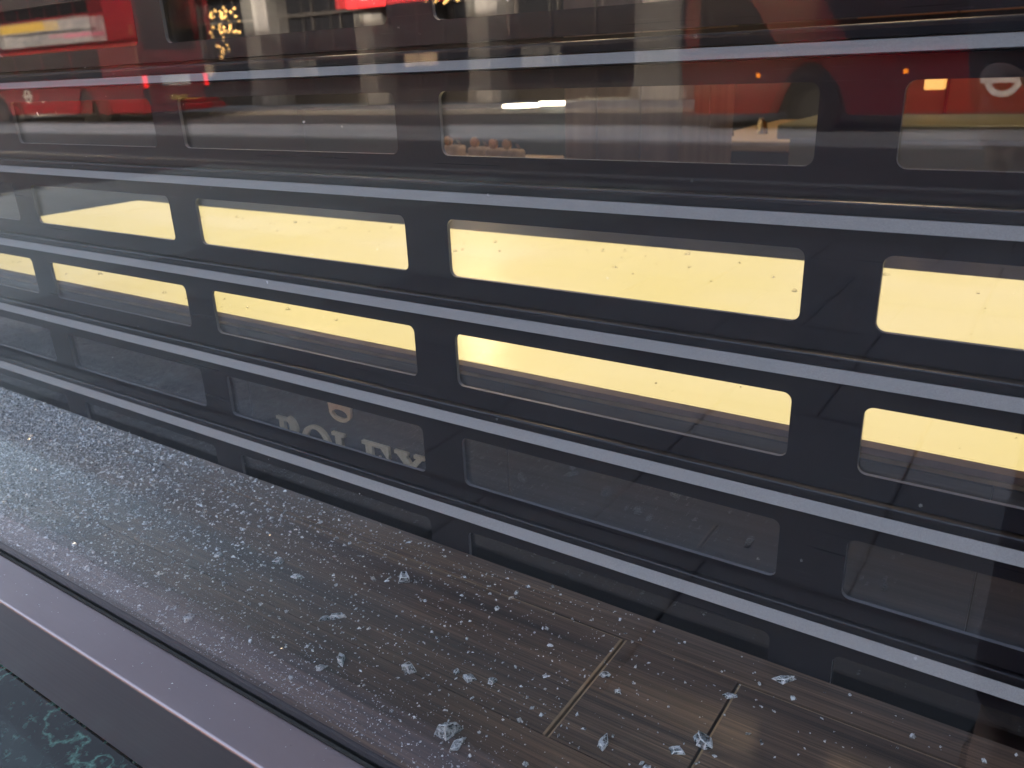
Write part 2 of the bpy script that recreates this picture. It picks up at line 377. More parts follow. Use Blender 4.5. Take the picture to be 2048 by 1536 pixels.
# string lights on the shopfront and a red banner
def fairy_string(label, x0, x1, z0, z1, n):
    b = bmesh.new()
    for i in range(n):
        x = random.uniform(x0, x1); z = random.uniform(z0, z1); s = random.uniform(.035, .075)
        bmesh.ops.create_icosphere(b, subdivisions=1, radius=s, matrix=Matrix.Translation((x, -21.72 + random.uniform(-.05, .05), z)))
    tag(obj('fairy_lights', b, M['fairy']), label, 'lights', kind='stuff')
fairy_string('warm string lights wound by the pier mirrored beside the bus rear', -27.6, -26.4, 1.8, 3.6, 32)
fairy_string('warm string lights in the dark shopfront near the red banner', -16.9, -15.6, 3.0, 4.4, 34)
bn = thing('red_banner', 'red sign with white lettering hung on the far shopfront', 'sign', (-18.2, -21.6, 3.2))
bobj('panel', (-2.3, 1.9, -.04, .04, -.1, 1.2), M['red_sign'], bn)
for k, (a, c) in enumerate(((-1.6, -1.25), (-1.1, -.8), (-.65, -.3), (-.1, .15), (.35, .7), (.85, 1.1))):
    bobj('letter', (a, c, .041, .055, .15, .55), M['white'], bn)

# ------------------------------------------------------------------ buses in the far lane
def wheel(parent, x, y):
    w = obj('wheel', cyl_y(x, .36, .48, y - .02, y + .28), M['tyre'], parent, False)
    obj('hub', cyl_y(x, .36, .26, y + .281, y + .30, 20), M['hub'], w); return w
def roundel(parent, x, y, z, r):
    b = bmesh.new(); n = 32
    for rr0, rr1 in ((r * .66, r),):
        vi = [b.verts.new((x + rr0 * math.cos(2 * math.pi * i / n), y, z + rr0 * math.sin(2 * math.pi * i / n))) for i in range(n)]
        vo_ = [b.verts.new((x + rr1 * math.cos(2 * math.pi * i / n), y, z + rr1 * math.sin(2 * math.pi * i / n))) for i in range(n)]
        for i in range(n): b.faces.new((vi[i], vi[(i + 1) % n], vo_[(i + 1) % n], vo_[i]))
    box(b, x - r * 1.25, x + r * 1.25, y - .003, y + .003, z - r * .2, z + r * .2)
    obj('roundel', b, M['white'], parent)
def make_bus(label, rear_x, length, heading, side_y):
    """double-decker; near side faces +y (the shop). heading -1: drives towards -x, rear at rear_x"""
    t = thing('double_decker_bus', label, 'bus', (0, side_y, -.115))
    x0, x1 = (rear_x - length, rear_x)
    # body profile: arches cut in the lower side skin
    H = 4.35
    wx = (x0 + 2.2, x1 - 3.2)
    def arch(x):
        return [(x - .62 + 1.24 * i / 12,   .26 + (.78 * math.sin(math.pi * i / 12) ** .7 if 0 < i < 12 else 0)) for i in range(13)]
    skin = [(x0 + .12, .26)] + arch(wx[0]) + arch(wx[1]) + [(x1, .26), (x1, 1.22), (x0 + .04, 1.22)]
    obj('side_panel', prism_poly(skin, -.06, 0), M['bus_red'], t)
    bobj('chassis', (x0 + .1, x1 - .02, -2.45, -.08, .28, 1.2), M['bus_dark'], t)
    bobj('lower_saloon', (x0 + .05, x1 - .01, -2.46, -.04, 1.225, 2.35), M['bus_red'], t, bevel=.05)
    bobj('upper_saloon', (x0 + .02, x1 - .005, -2.48, -.02, 2.36, H), M['bus_red'], t, bevel=.14, seg=3)
    for x in wx: wheel(t, x, -.30)
    if heading == 'away':
        # rear end on the +x face
        bobj('rear_window', (x1 + .0, x1 + .02, -2.20, -.32, 2.10, 3.9), M['dark_window'], t, bevel=.008)
        bobj('engine_cover', (x1 - .02, x1 + .03, -2.25, -.28, .50, 1.95), M['bus_red'], t, bevel=.02)
        bobj('grille', (x1 + .031, x1 + .04, -1.75, -.72, 1.05, 1.35), M['white'], t)
        bobj('number_plate', (x1 + .031, x1 + .042, -1.55, -.95, .62, .76), M['yellow_print'], t)
        for yy in (-2.37, -.17):
            bobj('tail_light', (x1 + .0, x1 + .05, yy - .07, yy + .07, 1.00, 1.36), M['tail_lamp'], t, bevel=.02)
        bobj('bumper', (x1 - .05, x1 + .08, -2.46, -.06, .28, .48), M['bus_red'], t, bevel=.03)
        # side: windows on both decks, advert between
        xs = [x0 + .3, x0 + 2.1, x0 + 3.9, x0 + 5.7, x0 + 7.5, x0 + 9.2]
        for a, c in zip(xs[:-1], xs[1:]):
            bobj('window', (a + .05, c - .05, -.045, -.02, 1.35, 2.22), M['dark_window'], t, bevel=.008)
            bobj('window', (a + .05, c - .05, -.03, -.004, 3.28, 4.05), M['dark_window'], t, bevel=.008)
        ad = bobj('advert_panel', (x0 + 1.2, x1 - 2.1, -.025, .004, 2.46, 3.2), M['advert'], t)
        bobj('stripe', (x0 + 1.2, x1 - 4.8, .005, .009, 2.92, 3.18), M['yellow_print'], ad)
        bobj('stripe', (x1 - 4.6, x1 - 2.2, .005, .009, 2.62, 2.74), M['pink_print'], ad)
        bobj('stripe', (x0 + 3.2, x1 - 2.6, .005, .009, 2.80, 2.86), M['bus_dark'], ad)
        roundel(t, x1 - 6.9, .004, .86, .24)
    else:
        # front end towards -x, sloping glazed stair window behind it
        obj('windscreen', boxm(x0 - .02, x0 + .04, -2.3, -.15, 1.25, 2.3, bevel=.01), M['dark_window'], t)
        obj('upper_windscreen', boxm(x0 - .03, x0 + .03, -2.3, -.15, 3.0, 4.0, bevel=.01), M['dark_window'], t)
        def pane(pts): obj('window', prism_poly(pts, -.045, -.015), M['dark_window'], t)
        pane([(x0 + .35, 1.3), (x0 + 1.65, 1.3), (x0 + 0.95, 2.3), (x0 + .35, 2.3)])
        pane([(x0 + 2.75, 1.3), (x0 + 4.6, 1.3), (x0 + 4.6, 2.3), (x0 + 2.05, 2.3)])
        for a in (4.8, 6.5, 8.2): pane([(x0 + a, 1.3), (x0 + a + 1.55, 1.3), (x0 + a + 1.55, 2.3), (x0 + a, 2.3)])
        for a in (.6, 2.3, 4.0, 5.7, 7.4): bobj('window', (x0 + a, x0 + a + 1.55, -.03, -.004, 3.2, 4.0), M['dark_window'], t, bevel=.008)
        for a in (1.35, 3.55, 5.9): bobj('marker_lamp', (x0 + a, x0 + a + .06, -.001, .02, .84, .90), M['amber_lamp'], t)
        roundel(t, x0 + 4.82, .004, .71, .24)
        for yy in (-2.1, -.4): bobj('headlight', (x0 - .02, x0 + .1, yy - .14, yy + .14, .72, .98), M['white'], t, bevel=.03)
    return t
make_bus('red double-decker bus seen from its rear corner, tail lights lit', -22.9, 11.2, 'away', -15.3)
make_bus('red double-decker bus passing close by, slanted red pillar between dark windows', -4.55 + 11.2, 11.2, 'past', -13.6)

# ================================================================== the shop building
sh = thing('shop_building', 'dark stone shop building around the display window', 'building')
bobj('stone_lintel', (-6, 6, -.30, .50, 3.05, 4.2), M['stone'], sh)
bobj('upper_wall', (-75, 60, -.25, 7.5, 4.2, 14), M['stone'], sh)  # unseen wall, lengthened far past the window so its shadow covers the street
bobj('stone_pier', (-6.0, -3.2, -.30, .50, 0, 3.05), M['stone'], sh, bevel=.02)
bobj('stone_pier', (3.3, 6.0, -.30, .50, 0, 3.05), M['stone'], sh, bevel=.02)
tag(bobj('room_floor', (-6, 6, .31, 7.5, -.5, 0), M['carpet']), kind='structure')
tag(bobj('room_ceiling', (-6, 6, .51, 7.5, 2.95, 3.04), M['ceiling']), kind='structure')
tag(bobj('wall_back', (-6, 6, 7.5, 7.7, 0, 4.2), M['room_wall']), kind='structure')
tag(bobj('wall_left', (-6.2, -6, .5, 7.7, 0, 4.2), M['room_wall']), kind='structure')
tag(bobj('wall_right', (6, 6.2, .5, 7.7, 0, 4.2), M['warm_wall']), kind='structure')

# ------------------------------------------------------------------ window: frame, gasket, pane, marble sill
wx0, wx1 = -3.2, 3.3
win = thing('shop_window', 'large clear shop window pane in a bronze frame, mirroring the street', 'window', (0, 0, LEDGE))
prof = [(-.0014, -.02), (-.0014, -.001), (-.0375, -.0016)]
for i in range(1, 6):
    a = math.radians(90 * i / 6); prof.append((-.0375 - .0032 * math.sin(a), -.0048 + .0032 * math.cos(a)))
prof += [(-.0407, -.095), (-.0395, -.097), (-.0014, -.097)]
obj('bottom_rail', prism_x(prof, wx0, wx1), M['bronze'], win)
b = bmesh.new(); box(b, wx0, wx1, -.0013, .0012, -.03, .0004)
obj('gasket', b, M['rubber'], win)
obj('inner_bead', prism_x([(.0075, -.02), (.0075, .0002), (.0088, .0007), (.0108, .0002), (.0108, -.02)], wx0, wx1), M['rubber'], win)
bobj('pane', (wx0, wx1, .0013, .0073, -.018, 2.36), M['window_glass'], win)
bobj('top_rail', (wx0, wx1, -.04, .03, 2.36, 2.46), M['bronze'], win, bevel=.003)
for x in (wx0 - .06, wx1): bobj('jamb', (x, x + .06, -.04, .03, -.097, 2.46), M['bronze'], win, bevel=.003)
bobj('marble_sill', (wx0, wx1, -.235, .30, LEDGE - .30, LEDGE - .0975), M['marble'], sh, bevel=.004)
bobj('stall_riser', (wx0, wx1, -.215, .30, 0, LEDGE - .301), M['marble'], sh)

# ------------------------------------------------------------------ wooden ledge of boards
led = thing('display_ledge', 'dark streaked wooden window ledge strewn with broken glass', 'ledge', (0, 0, LEDGE))
bobj('core', (wx0, wx1, .0112, .243, -.09, -.0201), M['edge_wood'], led)
def board(x0, x1, y0, y1, ends=(1, 1), sides=(0, 0)):
    b = bmesh.new(); e = .0017
    X = [x0] + ([x0 + e] if ends[0] else []) + ([x1 - e] if ends[1] else []) + [x1]
    Y = [y0] + ([y0 + e] if sides[0] else []) + ([y1 - e] if sides[1] else []) + [y1]
    z = 0.0
    def hz(x, y): return -.0011 if (x in (x0, x1) or y in (y0, y1)) else 0.0
    V = {}
    for x in X:
        for y in Y: V[x, y] = b.verts.new((x, y, 0.0 if not ((x == x0 and ends[0]) or (x == x1 and ends[1]) or (y == y0 and sides[0]) or (y == y1 and sides[1])) else -.0007))
    for i in range(len(X) - 1):
        for j in range(len(Y) - 1):
            f = b.faces.new((V[X[i], Y[j]], V[X[i + 1], Y[j]], V[X[i + 1], Y[j + 1]], V[X[i], Y[j + 1]]))
            edge = (ends[0] and i == 0) or (ends[1] and i == len(X) - 2) or (sides[0] and j == 0) or (sides[1] and j == len(Y) - 2)
            f.material_index = 1 if edge else 0
    r = bmesh.ops.extrude_face_region(b, geom=b.faces[:])
    for v in r['geom']:
        if isinstance(v, bmesh.types.BMVert): v.co.z = -.02
    bmesh.ops.recalc_face_normals(b, faces=b.faces[:])
    obj('board', b, [M['wood'], M['edge_wood']], led)
YA, YB = .0865, .2083
g = .0006
fr_x = [wx0, -1.4, .35, 2.15, wx1]
for a, c in zip(fr_x[:-1], fr_x[1:]): board(a + g, c - g, .0112, YA - g, (0, 0), (0, 0))
mid = [wx0, -2.2, -.9, -.1, 1.2065, 1.302, 2.4, wx1]
for i, (a, c) in enumerate(zip(mid[:-1], mid[1:])):
    lo = 1 if abs(a - 1.2065) < .01 or a > 1.29 and a < 1.31 else 0
    hi = 1 if abs(c - 1.2065) < .01 else 0
    board(a + g * (2 if lo else 1), c - g * (2 if hi else 1), YA + g, YB - g, (lo, hi), (0, 0 if abs(a - 1.2065) < .01 else 1))
for a, c in zip((wx0, -.6, 1.72), (-.6, 1.72, wx1)): board(a + g, c - g, YB + g, .2425, (0, 0), (0, 0))

# ------------------------------------------------------------------ security shutter behind the ledge
SY = .246                              # front plane of the slats
P, T, W_, SH_, ZT = .1, .33980, .29285, .04893, .00225
Z0 = LEDGE + .52115                    # slat origin: row r slot top at Z0 - r*P + ZT
cols = range(-9, 10)
sx0, sx1 = wx0 + .02, wx1 - .02
shut = thing('security_shutter', 'dark slatted security shutter with glazed slots behind the window glass', 'shutter', (0, SY, Z0))
colx = [c * T for c in cols if c * T > sx0 + .03 and c * T + W_ < sx1 - .03]
# plate: from just under its rail to the recess above the next rail
outer = [(sx0, -.0840 + .1), (sx1, -.0840 + .1), (sx1, -.0636), (sx0, -.0636)]
outer = [(x, z) for x, z in outer]
holes = [rrect(x, x + W_, ZT - SH_, ZT, .0062) for x in colx]
plate_me = prism_poly([outer] + holes, 0.0, .0035)
plate_me.materials.append(M['slat'])
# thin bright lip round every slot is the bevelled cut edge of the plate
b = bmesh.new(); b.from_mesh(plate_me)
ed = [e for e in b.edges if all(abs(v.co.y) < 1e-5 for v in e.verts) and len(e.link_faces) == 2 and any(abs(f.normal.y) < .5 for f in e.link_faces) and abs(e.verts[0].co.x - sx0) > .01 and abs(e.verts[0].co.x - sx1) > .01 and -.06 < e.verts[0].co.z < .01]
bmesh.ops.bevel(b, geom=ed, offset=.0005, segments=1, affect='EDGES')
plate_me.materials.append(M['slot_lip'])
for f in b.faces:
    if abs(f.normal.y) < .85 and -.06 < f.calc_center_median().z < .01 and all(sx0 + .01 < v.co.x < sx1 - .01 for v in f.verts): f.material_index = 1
b.to_mesh(plate_me); b.free()
# rail with its curved recess above: light catching nose of each slat
rp = [(.0035, -.0655)]
rp = [(.0030, .0156), (.0000, .0158), (-.0058, .0166), (-.0060, .0173)]    # underside and lower lip of the nose
rp += [(.0012, .0243), (.0016, .0245)]                                     # pale sloping face, top edge
rp += [(.0026, .0246), (.0026, .0250), (.0006, .0253), (-.0002, .0300), (-.0001, .0318), (.0005, .0326), (.0014, .0329),   # dark rounded bead over the nose
       (.0065, .0331), (.0065, .0357), (.0110, .0357), (.0110, .0156)]
b = prism_x(rp, sx0, sx1)
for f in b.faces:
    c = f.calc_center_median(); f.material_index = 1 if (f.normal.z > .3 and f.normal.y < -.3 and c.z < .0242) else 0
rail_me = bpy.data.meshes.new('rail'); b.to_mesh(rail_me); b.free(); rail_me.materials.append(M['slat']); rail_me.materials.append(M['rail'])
b0 = boxm(-.004, W_ + .004, .0036, .0056, ZT - SH_ - .004, ZT + .004); pane_me = bpy.data.meshes.new('pane'); b0.to_mesh(pane_me); b0.free(); pane_me.materials.append(M['slot_glass'])
for r in range(-8, 7):
    s = link(bpy.data.objects.new('slat', plate_me), shut); s.location = (0, 0, -r * P)
    link(bpy.data.objects.new('rail', rail_me), s)
    for x in colx:
        p = link(bpy.data.objects.new('pane', pane_me), s); p.location = (x, 0, 0)
for x in (wx0, wx1 - .05): bobj('guide_channel', (x, x + .05, -.015, .03, -.68, 1.7), M['slat'], shut, bevel=.003)
bobj('shutter_box', (wx0, wx1, -.10, .22, .9, 1.1), M['slat'], shut, bevel=.004)

# ------------------------------------------------------------------ lit display plinth behind the shutter
FY, TOPZ = .316, LEDGE + .163
pl = thing('display_plinth', 'wood-faced display plinth with a glowing cream top behind the shutter', 'plinth', (0, FY, 0))
bobj('body', (-.6, 3.2, .012, 1.15, 0, TOPZ - .024), M['shop_dark'], pl)
face_x = [-2.9, -2.0, -1.1, -.2, .62, 1.02, 1.437, 1.9, 3.2]
for a, c in zip(face_x[:-1], face_x[1:]):
    bobj('wood_band', (a + .0004, c - .0004, 0, .0115, TOPZ - .078, TOPZ - .011), M['band_wood'], pl, bevel=.0006)
    bobj('dark_lower_panel', (a + .0006, c - .0006, .0002, .0115, 0, TOPZ - .079), M['reflection_tint'], pl, bevel=.0006)
bobj('channel_shade_strip', (-2.9, 3.2, -.006, -.0003, 0, LEDGE - .022), M['slat'], pl, bevel=.001)  # dark strip added for the shade in the shutter channel
bobj('edge_strip', (-2.9, 3.2, -.0008, .0120, TOPZ - .0095, TOPZ - .0062), M['edge_wood'], pl)
bobj('top_frame', (-2.9, 3.2, .0002, .0120, TOPZ - .0055, TOPZ - .0002), M['walnut'], pl)
bobj('backing_board', (-2.9, 3.2, .0121, .0138, 0, TOPZ - .0055), M['shop_dark'], pl)
bobj('lit_top', (-.51, 3.2, .0140, .586, TOPZ - .020, TOPZ), M['opal'], pl)
bobj('dark_shelf', (-2.9, 3.2, .587, 1.15, TOPZ - .020, TOPZ - .001), M['dark_glass_shelf'], pl)
bobj('dark_shelf', (-2.9, -.511, .0121, .586, TOPZ - .020, TOPZ - .001), M['dark_glass_shelf'], pl)
# brass capitals on the plinth face: R O L E X below a crown
LH, LB = .0440, LEDGE + .0025
def slab(x0, x1, z0, z1): return [(x0, z0), (x1, z0), (x1, z1), (x0, z1)]
def oval(cx, cz, rx, rz, n=28): return [(cx + rx * math.cos(2 * math.pi * i / n), cz + rz * math.sin(2 * math.pi * i / n)) for i in range(n)]
def letter(loops, x, mat=M['letter']):
    me = prism_poly([[(x + a, LB + c) for a, c in lp] for lp in loops], -.0045, -.0005); obj('letter', me, mat, pl)
h = LH
letter([[(0, 0), (.017, 0), (.017, .004), (.0135, .004), (.0135, .019), (.0175, .019), (.026, 0), (.038, 0), (.038, .004), (.035, .004), (.0265, .0205)] +
        [(.0225 + .0135 * math.cos(a), .0335 + .014 * math.sin(a)) for a in [math.radians(d) for d in range(-70, 91, 16)]] + [(.02, h), (0, h), (0, h - .004), (.0045, h - .004), (.0045, .004), (0, .004)],
        [(.0135, .0235), (.0135, h - .0038), (.019, h - .0038), (.0225, .038), (.0225, .029), (.019, .0235)]], .672)
letter([oval(.0245, h / 2, .0245, h / 2 + .0008), oval(.0245, h / 2, .0155, h / 2 - .0035)[::-1]], .7155)
letter([[(0, 0), (.036, 0), (.036, .016), (.0335, .016), (.028, .004), (.0155, .004), (.0155, h - .004), (.0205, h - .004), (.0205, h), (0, h), (0, h - .004), (.0055, h - .004), (.0055, .004), (0, .004)]], .7690)
letter([[(0, 0), (.041, 0), (.041, .015), (.0385, .015), (.032, .004), (.0155, .004), (.0155, .0215), (.0225, .0215), (.0235, .0185), (.026, .0185), (.026, .029), (.0235, .029), (.0225, .0255), (.0155, .0255), (.0155, h - .004), (.0290, h - .004), (.0385, h - .0155), (.041, h - .0155), (.041, h), (0, h), (0, h - .004), (.0055, h - .004), (.0055, .004), (0, .004)]], .8180)
letter([[(0, 0), (.015, 0), (.015, .004), (.012, .004), (.021, .018), (.030, .004), (.0265, .004), (.0265, 0), (.046, 0), (.046, .004), (.043, .004), (.0275, .0265), (.040, h - .004), (.0435, h - .004), (.0435, h), (.0285, h), (.0285, h - .004), (.032, h - .004), (.0235, .0315), (.0165, h - .004), (.0195, h - .004), (.0195, h), (.0, h), (.0, h - .004), (.0035, h - .004), (.0185, .0235), (.0055, .004), (0, .004)]], .8680)
cx, cz = .7872, LEDGE + .078
crown = [(-.0165, -.004)] + [(.0175 * math.cos(a), -.003 + .0125 * math.sin(a)) for a in [math.radians(d) for d in range(190, 351, 16)]] + [(.0175, -.001), (.021, .028), (.0125, .008), (.011, .034), (.005, .008), (0, .038), (-.005, .008), (-.011, .034), (-.0125, .008), (-.021, .028)]
letter([[(cx + a, cz - LB + c) for a, c in crown], [(cx + .0125 * math.cos(-t_), cz - LB - .0055 + .0058 * math.sin(-t_)) for t_ in [2 * math.pi * i / 24 for i in range(24)]]], 0)

# ------------------------------------------------------------------ showroom behind
pil = thing('panelled_pillar', 'square walnut-panelled pillar standing in the showroom', 'pillar', (.178, 2.45, 0))
bobj('core', (-.19, .19, -.235, .235, 0, 2.95), M['shop_dark'], pil)
for a, c in ((-.206, -.0865), (-.083, .0715), (.075, .206)): bobj('panel', (a, c, -.25, -.236, .02, 2.94), M['walnut'], pil, bevel=.002)
for a, c in ((-.23, 0), (.004, .23)):
    bobj('panel', (.191, .206, a, c, .02, 2.94), M['walnut'], pil, bevel=.002); bobj('panel', (-.206, -.191, a, c, .02, 2.94), M['walnut'], pil, bevel=.002)
def counter(label, x0, x1, y0, y1, top, body_mat, edge_mat):
    c = thing('display_counter', label, 'counter', ((x0 + x1) / 2, (y0 + y1) / 2, 0)); dx, dy = (x1 - x0) / 2, (y1 - y0) / 2
    bobj('body', (-dx + .03, dx - .03, -dy + .03, dy - .03, .08, top - .04), body_mat, c)
    bobj('plinth', (-dx + .06, dx - .06, -dy + .06, dy - .06, 0, .08), M['shop_dark'], c)
    bobj('top', (-dx, dx, -dy, dy, top - .039, top), edge_mat, c, bevel=.004); return c
counter('low pale-topped counter with cushions beside the panelled pillar', -.62, .0, 1.75, 2.15, .755, M['counter_blue'], M['suede'])
counter('pale oak-edged counter carrying glinting watches past the pillar', .12, .62, 2.95, 4.1, .735, M['counter_blue'], M['pale_oak'])
counter('long slate-blue counter deep in the dark showroom', -3.6, -.4, 4.2, 4.7, .80, M['counter_blue'], M['counter_blue'])
counter('olive-topped low counter in front of the warm screen', .72, 2.3, 2.1, 2.5, .86, M['olive'], M['olive'])
def cushion(x, y, z, s, label):
    t = thing('watch_cushion', label, 'cushion', (x, y, z), 'watch cushions on the low counter')
    b = boxm(-.045 * s, .045 * s, -.03 * s, .03 * s, 0, .055 * s, bevel=.016 * s, seg=3); obj('pad', b, M['suede'], t, True)
    bb = bmesh.new(); n = 20
    for i in range(n):
        a0, a1 = (2 * math.pi * i / n, 2 * math.pi * (i + 1) / n)
        q = [((.036 * s) * math.cos(a), yy * s, .040 * s + (.040 * s) * math.sin(a)) for a, yy in ((a0, -.009), (a1, -.009), (a1, .009), (a0, .009))]
        bb.faces.new([bb.verts.new(p) for p in q])
    obj('bracelet', bb, M['steel'], t)
    w = obj('watch_case', cyl_y(0, .074 * s, .019 * s, -.036 * s, -.026 * s, 20), M['gold'], t)
for i, (x, y) in enumerate(((-.19, 1.93), (-.095, 1.90), (.02 - .05, 1.88), (-.33, 1.97))):
    cushion(x, y, .755, .85, ('taupe watch cushion, second of four from the far end', 'taupe watch cushion, third of four along the low counter', 'taupe watch cushion nearest the panelled pillar', 'taupe watch cushion farthest from the panelled pillar')[i])
for i, (x, y) in enumerate(((.2, 3.15), (.30, 3.28), (.42, 3.45), (.22, 3.5))):
    w = tag(obj('bangle_stand', cyl_z(0, 0, .022, 0, .05, 16, .013), M['gold']), ('steel stand at the counter corner nearest the shutter', 'second steel stand from the oak counter corner', 'farthest steel stand along the oak counter', 'steel stand at the rear edge of the oak counter')[i], 'stand', 'small stands on the oak counter')
    w.location = (x, y, .735)
def tube_x(name, label, x0, x1, y, z, r, mat, cat='lamp'):
    b = bmesh.new(); bmesh.ops.create_cone(b, cap_ends=True, segments=14, radius1=r, radius2=r, depth=x1 - x0, matrix=Matrix.Translation(((x0 + x1) / 2, y, z)) @ Matrix.Rotation(math.pi / 2, 4, 'Y'))
    return tag(obj(name, b, mat), label, cat)
tube_x('strip_lamp', 'white strip lamp lit along the slate-blue counter', -1.37, -.7, 4.16, .825, .012, M['cool_lamp'])
tag(obj('round_lamp', cyl_z(-1.6, 4.3, .12, .801, .815, 28), M['cool_lamp']), 'small round lamp glowing on the slate-blue counter', 'lamp')
wl_ = thing('wall_lamp', 'square amber wall lamp glowing in the warm showroom corner', 'lamp', (1.035, 2.6, .955))
bobj('shade', (-.028, .028, -.02, .02, -.03, .03), M['warm_lamp'], wl_, bevel=.004); bobj('bracket', (-.008, .008, .021, .16, -.012, .012), M['gold'], wl_)
scr = thing('warm_screen', 'tall warm brown screen wall right of the pillar', 'screen', (1.5, 2.78, 0))
for i in range(5): bobj('panel', (-.75 + .3 * i + .003, -.75 + .3 * i + .297, -.02, .02, 0, 2.6), M['warm_wall'], scr, bevel=.003)
for i, (x, y) in enumerate(((-2.6, 3.2), (-.9, 3.4), (.9, 2.2), (2.4, 3.4), (.6, 5.4), (-3, 5.6))):
    lt = tag(obj('ceiling_lamp', cyl_z(0, 0, .14, -.03, -.001, 24), M['shop_lamp']), ('round ceiling lamp above the slate-blue counter', 'round ceiling lamp over the middle of the showroom', 'round ceiling lamp above the warm screen', 'round ceiling lamp beyond the warm screen', 'round ceiling lamp at the back behind the oak counter', 'round ceiling lamp in the far dark corner')[i], 'lamp', 'round showroom ceiling lamps')
    lt.location = (x, y, 2.95)

# ------------------------------------------------------------------ the photographer, who shows only as a hint in the pane
def local(x, y, z): return CAM + right * x - down * y - fwd * z          # x along the phone, y up it, z behind it
ph = thing('phone', 'black mobile phone held up to the window by the photographer', 'phone', local(.025, -.017, .012))
ph.rotation_euler = m.to_euler()
bobj('case', (-.080, .080, -.038, .038, -.004, .0045), M['black_plastic'], ph, bevel=.003, seg=2)
bobj('screen', (-.076, .076, -.035, .035, .0046, .0050), M['dark_window'], ph)
b = bmesh.new(); bmesh.ops.create_cone(b, cap_ends=True, segments=20, radius1=.007, radius2=.007, depth=.0012, matrix=Matrix.Translation((-.025, .017, -.0048))); obj('lens', b, M['dark_window'], ph)
def skin_mesh(name, chains, mat, parent, sub=2):
    """chains of (point, radius); points that coincide are welded"""
    V, Rr, E, idx = [], [], [], {}
    def vid(p, r):
        k = tuple(round(c, 4) for c in p)
        if k not in idx: idx[k] = len(V); V.append(tuple(p)); Rr.append(r)
        return idx[k]
    for ch in chains:
        ids = [vid(p, r) for p, r in ch]; E += list(zip(ids[:-1], ids[1:]))
    me = bpy.data.meshes.new(name); me.from_pydata(V, E, [])
    o = obj(name, me, mat, parent); md = o.modifiers.new('skin', 'SKIN'); md.use_smooth_shade = True
    sv = me.skin_vertices[0].data
    for i, r in enumerate(Rr): sv[i].radius = (r, r) if not isinstance(r, tuple) else r; sv[i].use_root = (i == 0)
    o.modifiers.new('sub', 'SUBSURF').levels = sub; o.modifiers['sub'].render_levels = sub; return o
pel = Vector((1.62, -.86, .94)); lumb = Vector((1.62, -.85, 1.10)); chest = Vector((1.62, -.80, 1.30)); neck = Vector((1.62, -.77, 1.45)); head0 = Vector((1.62, -.73, 1.53)); head1 = Vector((1.62, -.70, 1.62)); crown_ = Vector((1.62, -.71, 1.69))
shl, shr = Vector((1.44, -.79, 1.39)), Vector((1.80, -.79, 1.39))
ell, elr = Vector((1.38, -.70, 1.10)), Vector((1.86, -.68, 1.10))
wrl, wrr = local(-.112, -.105, .075), local(.165, -.095, .085)
hipl, hipr = Vector((1.53, -.86, .90)), Vector((1.71, -.86, .90))
knl, knr = Vector((1.51, -.83, .49)), Vector((1.73, -.84, .49)); anl, anr = Vector((1.50, -.88, .09)), Vector((1.74, -.88, .09))
tol, tor = Vector((1.48, -.72, .045)), Vector((1.76, -.72, .045))
person = thing('person', 'photographer in a dark coat holding a phone up to the glass', 'person', (1.62, -.86, 0))
inv = Matrix.Translation(-Vector((1.62, -.86, 0)))
def w2p(p): return inv @ Vector(p)
def C_(ch): return [(w2p(p), r) for p, r in ch]
palmL, palmR = local(-.088, -.058, .026), local(.134, -.050, .026)
chains = [C_([(pel, .13), (lumb, .125), (chest, .14), (neck, .055), (head0, .075), (head1, .085), (crown_, .055)]),
          C_([(chest, .14), (shl, .06), (ell, .043), (wrl, .028), (palmL, .026)]), C_([(chest, .14), (shr, .06), (elr, .043), (wrr, .028), (palmR, .026)]),
          C_([(pel, .13), (hipl, .085), (knl, .058), (anl, .042), (tol, .035)]), C_([(pel, .13), (hipr, .085), (knr, .058), (anr, .042), (tor, .035)])]
for sgn, palm, ox in ((-1, palmL, -.061), (1, palmR, .111)):
    for i in range(4):
        yy = -.026 - .0175 * i
        chains.append(C_([(palm, .026), (local(ox + sgn * .024, yy, .016), .0095), (local(ox + sgn * .016, yy - .001, -.001), .0085), (local(ox - sgn * (.002 - .003 * abs(i - 1)), yy - .003, -.0035), .0075)]))
    chains.append(C_([(palm, .026), (local(ox + sgn * .018, -.056, .036), .011), (local(ox + sgn * .004, -.036, .030), .010), (local(ox - sgn * .012, -.022, .027), .0085)]))
skin_mesh('body', chains, M['skin'], person)
co = skin_mesh('coat', [C_([(pel - Vector((0, 0, .42)), (.20, .17)), (pel - Vector((0, 0, .06)), .185), (lumb, .160), (chest, .168), (neck - Vector((0, 0, .03)), .085)]),
     C_([(chest, .168), (shl, .078), (ell, .060), (wrl + (ell - wrl) * .12, .046)]), C_([(chest, .168), (shr, .078), (elr, .060), (wrr + (elr - wrr) * .12, .046)])], M['coat'], person)
skin_mesh('trousers', [C_([(pel - Vector((0, 0, .02)), .14), (hipl, .10), (knl, .074), (anl + Vector((0, 0, .02)), .062)]), C_([(pel - Vector((0, 0, .02)), .14), (hipr, .10), (knr, .074), (anr + Vector((0, 0, .02)), .062)])], M['jeans'], person)
for a_, t_ in ((anl, tol), (anr, tor)): skin_mesh('shoe', [C_([(a_ + Vector((0, -.03, -.035)), .052), (a_ * .5 + t_ * .5 + Vector((0, 0, -.018)), .048), (t_ + Vector((0, .0, .0)), .043)])], M['tyre'], person)
skin_mesh('hair', [C_([(head1 + Vector((0, -.035, -.02)), .075), (crown_ + Vector((0, -.02, .0)), .078), (crown_ + Vector((0, .035, -.005)), .058)])], M['hair'], person)
